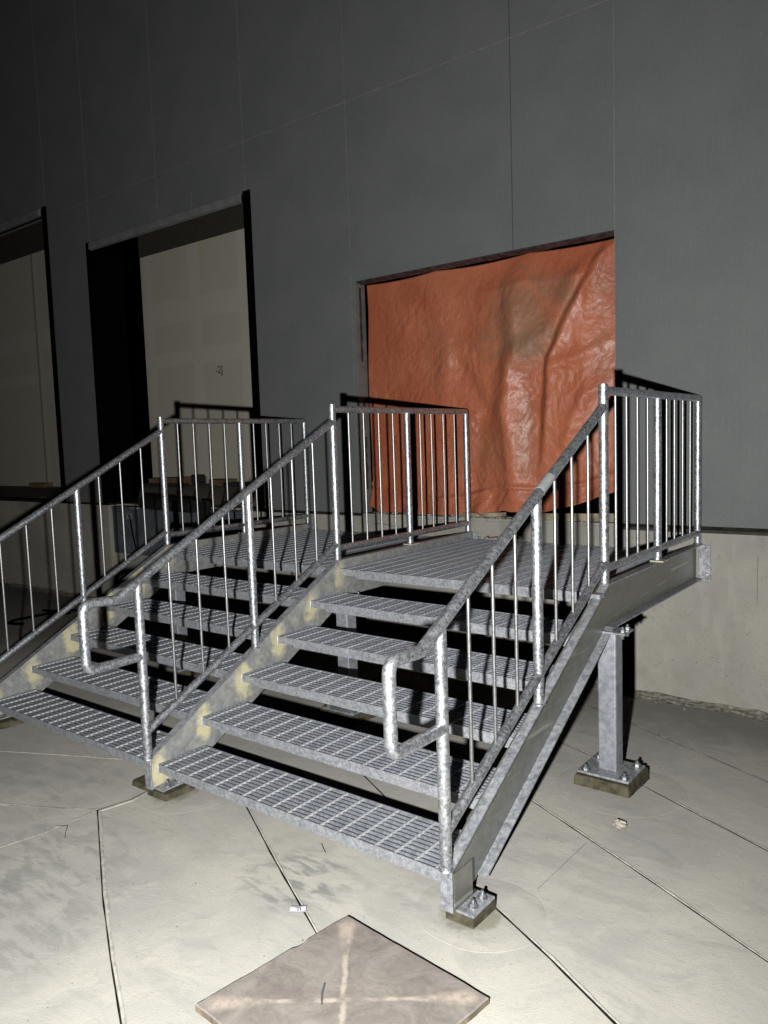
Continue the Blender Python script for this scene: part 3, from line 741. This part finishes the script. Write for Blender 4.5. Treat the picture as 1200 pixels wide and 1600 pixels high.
MB().box(-4.93, -4.78, YW - .01, YW + .03, .935, .96).build('latch', M['flange'], dl, bevel=.003)
tag(MB().box(-6.075, -6.015, YW - .02, YW - .012, .725, .765).build('wall_tag', M['redsq'], bevel=.002), 'small red-brown square plate on the foundation between the two doors', 'plate')

# items inside and on the sill
def slab(name, mat, x0, x1, y0, y1, z0, z1, rz, label, cat, tilt=0, group=None):
    m = MB(); n = 10; cx, cy = (x0 + x1) / 2, (y0 + y1) / 2
    pts = [(x0, y0), (x1, y0), (x1, y1), (x0, y1)]
    c, s_ = math.cos(rz), math.sin(rz)
    P = [(cx + (x - cx) * c - (y - cy) * s_, cy + (x - cx) * s_ + (y - cy) * c) for x, y in pts]
    vs = [(x, y, z0 + tilt * (x - cx)) for x, y in P] + [(x, y, z1 + tilt * (x - cx)) for x, y in P]
    m.add(vs, [(3, 2, 1, 0), (4, 5, 6, 7), (0, 1, 5, 4), (1, 2, 6, 5), (2, 3, 7, 6), (3, 0, 4, 7)])
    return tag(m.build(name, mat, bevel=.003), label, cat, group)
slab('cardboard_box', M['cardboard'], -7.65, -6.68, 5.5, 5.9, 1.065, 1.19, .05, 'flat open brown carton on the floor inside the middle door', 'box', .02)
slab('scrap_board', M['darkboard'], -8.0, -6.6, 5.35, 5.48, 1.055, 1.105, .02, 'long dark scrap board lying in front of the brown carton', 'board')
slab('scrap_block', M['darkboard'], -6.68, -6.58, 5.6, 5.8, 1.05, 1.23, .02, 'dark upright block at the right end of the brown carton', 'block')
slab('cardboard_sheet', M['cardboard'], -6.25, -5.85, 5.6, 5.85, 1.065, 1.16, -.05, 'small brown cardboard piece inside the middle door, right of the carton', 'cardboard')
slab('scrap_timber', M['darkboard'], -5.8, -5.0, 5.5, 5.7, 1.06, 1.12, .0, 'dark timber length on the floor at the right of the middle doorway', 'timber')
slab('scrap_offcut', M['cardboard'], -12.0, -11.5, 5.7, 5.9, .972, 1.06, .1, 'small brown offcut at the wall foot inside the left door', 'offcut', 0)
slab('lumber_board', M['wood'], .55, 1.262, YW + .0, YW + .04, .9975, 1.060, 0.0, 'straight pale lumber edge board on the sill right of the tarpaulin hem', 'board', .03)
slab('lumber_offcut', M['wood'], -.22, .30, YW + .03, YW + .09, 1.0, 1.035, -.06, 'greyish lumber offcut under the lifted tarpaulin hem on the sill', 'board', .05)
m = MB()
pts = [(.02 + .16 * math.sin(t) * (1 + .1 * math.sin(3 * t)), YW - .02 - .02 * math.cos(t * 2), .93 + .115 * math.cos(t)) for t in [i * .25 - 2.2 for i in range(18)]]
tag(MB().tube(pts, .0022, 6, True).build('loose_wire', M['cardboard']), 'thin tan wire loop curling down from the sill in front of the tarpaulin', 'wire')
tag(MB().tube([(.18 + .03 * i, 3.17 + .02 * math.sin(i * 2.1), .835 + .022 * abs(math.sin(i * 1.3))) for i in range(12)], .004, 6).build('red_wire', M['copper']), 'short red wire scrap lying at the back of the right landing', 'wire')
tag(MB().tube([(-1.06 + .06 * i, YW - .016 + .004 * math.sin(i * 1.9), .90 + .012 * math.sin(i * 1.1)) for i in range(6)], .003, 6).build('loose_wire', M['twig']), 'short dark wire stub on the concrete edge left of the tarpaulin', 'wire')

SR = MB()
for i in range(150):
    x = random.uniform(-1.1, 1.25); y = YW + random.uniform(-.004, .10); z0_ = .997; r_ = random.choice((.004, .006, .009, .014, .02)); vs = []; fs = []
    if x > .3 and random.random() < .4: continue
    for j in range(5):
        for k_ in range(6):
            th = math.pi * j / 4; ph = math.pi * k_ / 3; d = Vector((math.sin(th) * math.cos(ph), math.sin(th) * math.sin(ph), math.cos(th))); q = r_ * (1 + .6 * noise.noise(d * 2 + Vector((i * 2.7, 0, 0))))
            vs.append((x + d.x * q * 1.6, y + d.y * q, z0_ + r_ * .3 + d.z * q * .6))
            if j < 4: a = j * 6 + k_; b_ = j * 6 + (k_ + 1) % 6; fs.append((a, a + 6, b_ + 6, b_))
    SR.add(vs, fs)
tag(SR.build('sill_rubble', M['fillet'], kind='stuff'), 'loose chips and dirt lying along the concrete sill under the tarpaulin', 'rubble')

# writing on the drywall inside: a dash and the digits seen there
def text(s_, size, loc, rot, mat, name, ext=.0005):
    cu = bpy.data.curves.new(name, 'FONT'); cu.body = s_; cu.size = size; cu.extrude = ext; cu.align_x = 'CENTER'; cu.align_y = 'CENTER'
    t = bpy.data.objects.new(name + '_tmp', cu); S.collection.objects.link(t); bpy.context.view_layer.update()
    me = bpy.data.meshes.new_from_object(t.evaluated_get(bpy.context.evaluated_depsgraph_get())); bpy.data.objects.remove(t)
    me.name = name; me.materials.clear(); me.materials.append(mat)
    o = bpy.data.objects.new(name, me); S.collection.objects.link(o); o.location = loc; o.rotation_euler = rot; return o
tx = text('-2J', .17, (-6.32, 5.995, 2.90), (math.pi / 2, 0, 0), M['marker'], 'wall_marking')
tx.parent = bd; tx.matrix_parent_inverse = Matrix.Translation(-bd.location)

# ================================================================== small things on the yard
c, s_ = math.cos(BANG), math.sin(BANG)
def brd():
    h = .333; n = 26; per = []
    for k, (ax, ay, bx, by) in enumerate(((-h, -h, h, -h), (h, -h, h, h), (h, h, -h, h), (-h, h, -h, -h))):
        for i in range(n):
            t = i / n; x = ax + (bx - ax) * t; y = ay + (by - ay) * t
            chip = .004 * noise.noise(Vector((x * 14, y * 14, k * 3.)))
            if k == 3 and .33 < t < .40: chip -= .010
            f = 1 + chip / h; per.append((x * f, y * f))
    m = MB(); N = len(per); vs = []
    for z, q in ((0, 1.), (.020, 1.), (.024, .988)): vs += [(x * q, y * q, z) for x, y in per]
    vs.append((0, 0, .026)); fs = []
    for k in range(2): fs += [(k * N + i, k * N + (i + 1) % N, (k + 1) * N + (i + 1) % N, (k + 1) * N + i) for i in range(N)]
    fs += [(2 * N + i, 2 * N + (i + 1) % N, 3 * N) for i in range(N)]
    m.add(vs, fs); o = m.build('square_board', M['paver']); o.data.materials.append(M['paver_edge'])
    for i, p in enumerate(o.data.polygons):
        if i < N: p.material_index = 1
    return o
bo = brd(); bo.location = (BC[0], BC[1] + .012, gz(BC[1]) + .006); bo.rotation_euler = (-math.atan(.035), 0, BANG)
tag(bo, 'square brown board with a pale worn cross lying on the yard in the foreground', 'board')
def bits(pts, r, name, mat, label, cat): return tag(MB().tube(pts, r, 7).build(name, mat), label, cat)
zt = gz(-.65) + .034
bits([(1.775, -.62, zt), (1.80, -.66, zt + .002), (1.835, -.70, zt)], .0035, 'nail', M['bolt'], 'short grey nail lying on the brown board left of its centre', 'nail')
bits([(1.085, .12, gz(.1) + .003), (1.12, .092, gz(.1) + .005), (1.155, .07, gz(.08) + .003)], .002, 'twig', M['twig'], 'short dark twig on the yard in front of the lowest right tread', 'twig')
bits([(-.08, -.52, gz(-.5) + .003), (-.03, -.49, gz(-.5) + .006), (.02, -.53, gz(-.5) + .003), (.07, -.56, gz(-.5) + .003)], .0018, 'twig', M['twig'], 'thin bent straw below the fork of the left joints', 'straw')
def rock(cx, cy, r, seed, label, name='mortar_crumb', cat='crumb', mat='stone', group=None):
    m = MB(); vs = []; fs = []; nu, nv = 12, 7
    for j in range(nv + 1):
        for i in range(nu):
            th = math.pi * j / nv; ph = 2 * math.pi * i / nu; d = Vector((math.sin(th) * math.cos(ph), math.sin(th) * math.sin(ph), math.cos(th)))
            k = r * (1 + .55 * noise.noise(d * 2.2 + Vector((seed * 3.1, 0, 0)))); vs.append((cx + d.x * k * 1.2, cy + d.y * k, gz(cy) + r * .45 + d.z * k * .7))
            if j < nv: a = j * nu + i; b = j * nu + (i + 1) % nu; fs.append((a, a + nu, b + nu, b))
    m.add(vs, fs); return tag(m.build(name, M[mat]), label, cat, group)
rock(2.121, 1.094, .027, 1, 'fist-sized pale mortar lump on the yard in front of the right column pad', 'mortar_lump', 'lump')
CM = MB()
for i in range(170):
    if i < 80: x = random.uniform(1.2, 3.4); y = 3.2 - abs(random.gauss(0, .12))
    elif i < 125: x = random.uniform(1.7, 3.0); y = random.uniform(.2, 2.6)
    else: x = random.uniform(.2, 2.4); y = random.uniform(-.9, -.1)
    r_ = random.choice((.002, .003, .004, .009 if i < 80 else .003)); nu, nv = 6, 4; vs = []; fs = []
    for j in range(nv + 1):
        for k_ in range(nu):
            th = math.pi * j / nv; ph = 2 * math.pi * k_ / nu; d = Vector((math.sin(th) * math.cos(ph), math.sin(th) * math.sin(ph), math.cos(th)))
            q = r_ * (1 + .6 * noise.noise(d * 2 + Vector((i * 3.1, 0, 0)))); vs.append((x + d.x * q, y + d.y * q, gz(y) + r_ * .4 + d.z * q * .7))
            if j < nv: a = j * nu + k_; b_ = j * nu + (k_ + 1) % nu; fs.append((a, a + nu, b_ + nu, b_))
    CM.add(vs, fs)
cmo = CM.build('mortar_crumbs', M['crumb'], kind='stuff'); tag(cmo, 'tiny crumbs of mortar and grit scattered over the concrete yard', 'grit')

# mortar fillet along the foot of the wall
m = MB(); vs = []; fs = []; nx, ny = 260, 8
for i in range(nx + 1):
    x = -8 + 16 * i / nx
    wdt = .15 + .07 * noise.noise(Vector((x * 2.2, 0, 0))) + .03 * noise.noise(Vector((x * 8, 0, 0)))
    for j in range(ny + 1):
        u = j / ny; y = YW - .008 - wdt * u
        vs.append((x, y, gz(y) - .004 + (.026 * (1 - u) ** 1.3) + (.010 * noise.noise(Vector((x * 18, y * 18, 0))) + .011 * noise.noise(Vector((x * 37, y * 37, 0)))) * (1 - u * .7) + .004 * (1 - u)))
        if i and j: a = i * (ny + 1) + j; fs.append((a - ny - 2, a - 1, a, a - ny - 1))
m.add(vs, fs, False)
tag(m.build('mortar_fillet', M['fillet']), 'rough mortar fillet running along the foot of the concrete wall', 'mortar fillet')

# paper tag
tg = MB(); vs = []; n = 6
for j in range(n + 1):
    for i in range(n + 1): u, v = i / n - .5, j / n - .5; vs.append((u * .062, v * .042, .003 + .006 * abs(u) ** 1.5 + .002 * math.sin(v * 6)))
tg.add(vs, [(j * 7 + i, j * 7 + i + 1, j * 7 + i + 8, j * 7 + i + 7) for j in range(n) for i in range(n)], True)
tgo = tg.build('paper_tag', M['paper']); tgo.location = (1.375, -.335, gz(-.33) + .007); tgo.rotation_euler = (0, 0, math.radians(38))
tag(tgo, 'small crumpled white paper tag lying on the dark joint behind the brown board', 'paper tag')
for (a, b, w, h) in ((-.012, .008, .026, .004), (-.002, -.010, .004, .014), (.008, -.009, .004, .014), (.014, .012, .004, .012)):
    q = MB().box(a, a + w, b, b + h, .0045, .0052).build('print_mark', M['ink']); q.parent = tgo

# black steel bars by the wall at the left
def bar(pts, label): return tag(MB().tube(pts, .013, 8).build('black_bar', M['black']), label, 'bar', 'black bars on the ground at the left')
bar([(-4.9, 1.80, gz(1.8) + .02), (-5.1, 1.72, gz(1.72) + .02), (-5.14, 1.80, gz(1.8) + .03), (-5.2, 2.25, gz(2.2) + .03), (-5.05, 2.45, gz(2.4) + .02)], 'bent black bar on the ground behind the left stringer, nearer of two')
bar([(-5.5, 2.35, gz(2.3) + .02), (-5.35, 2.38, gz(2.3) + .02), (-5.0, 2.75, gz(2.7) + .02), (-4.5, 2.9, gz(2.9) + .02)], 'bent black bar on the ground nearest the wall, farther of two')
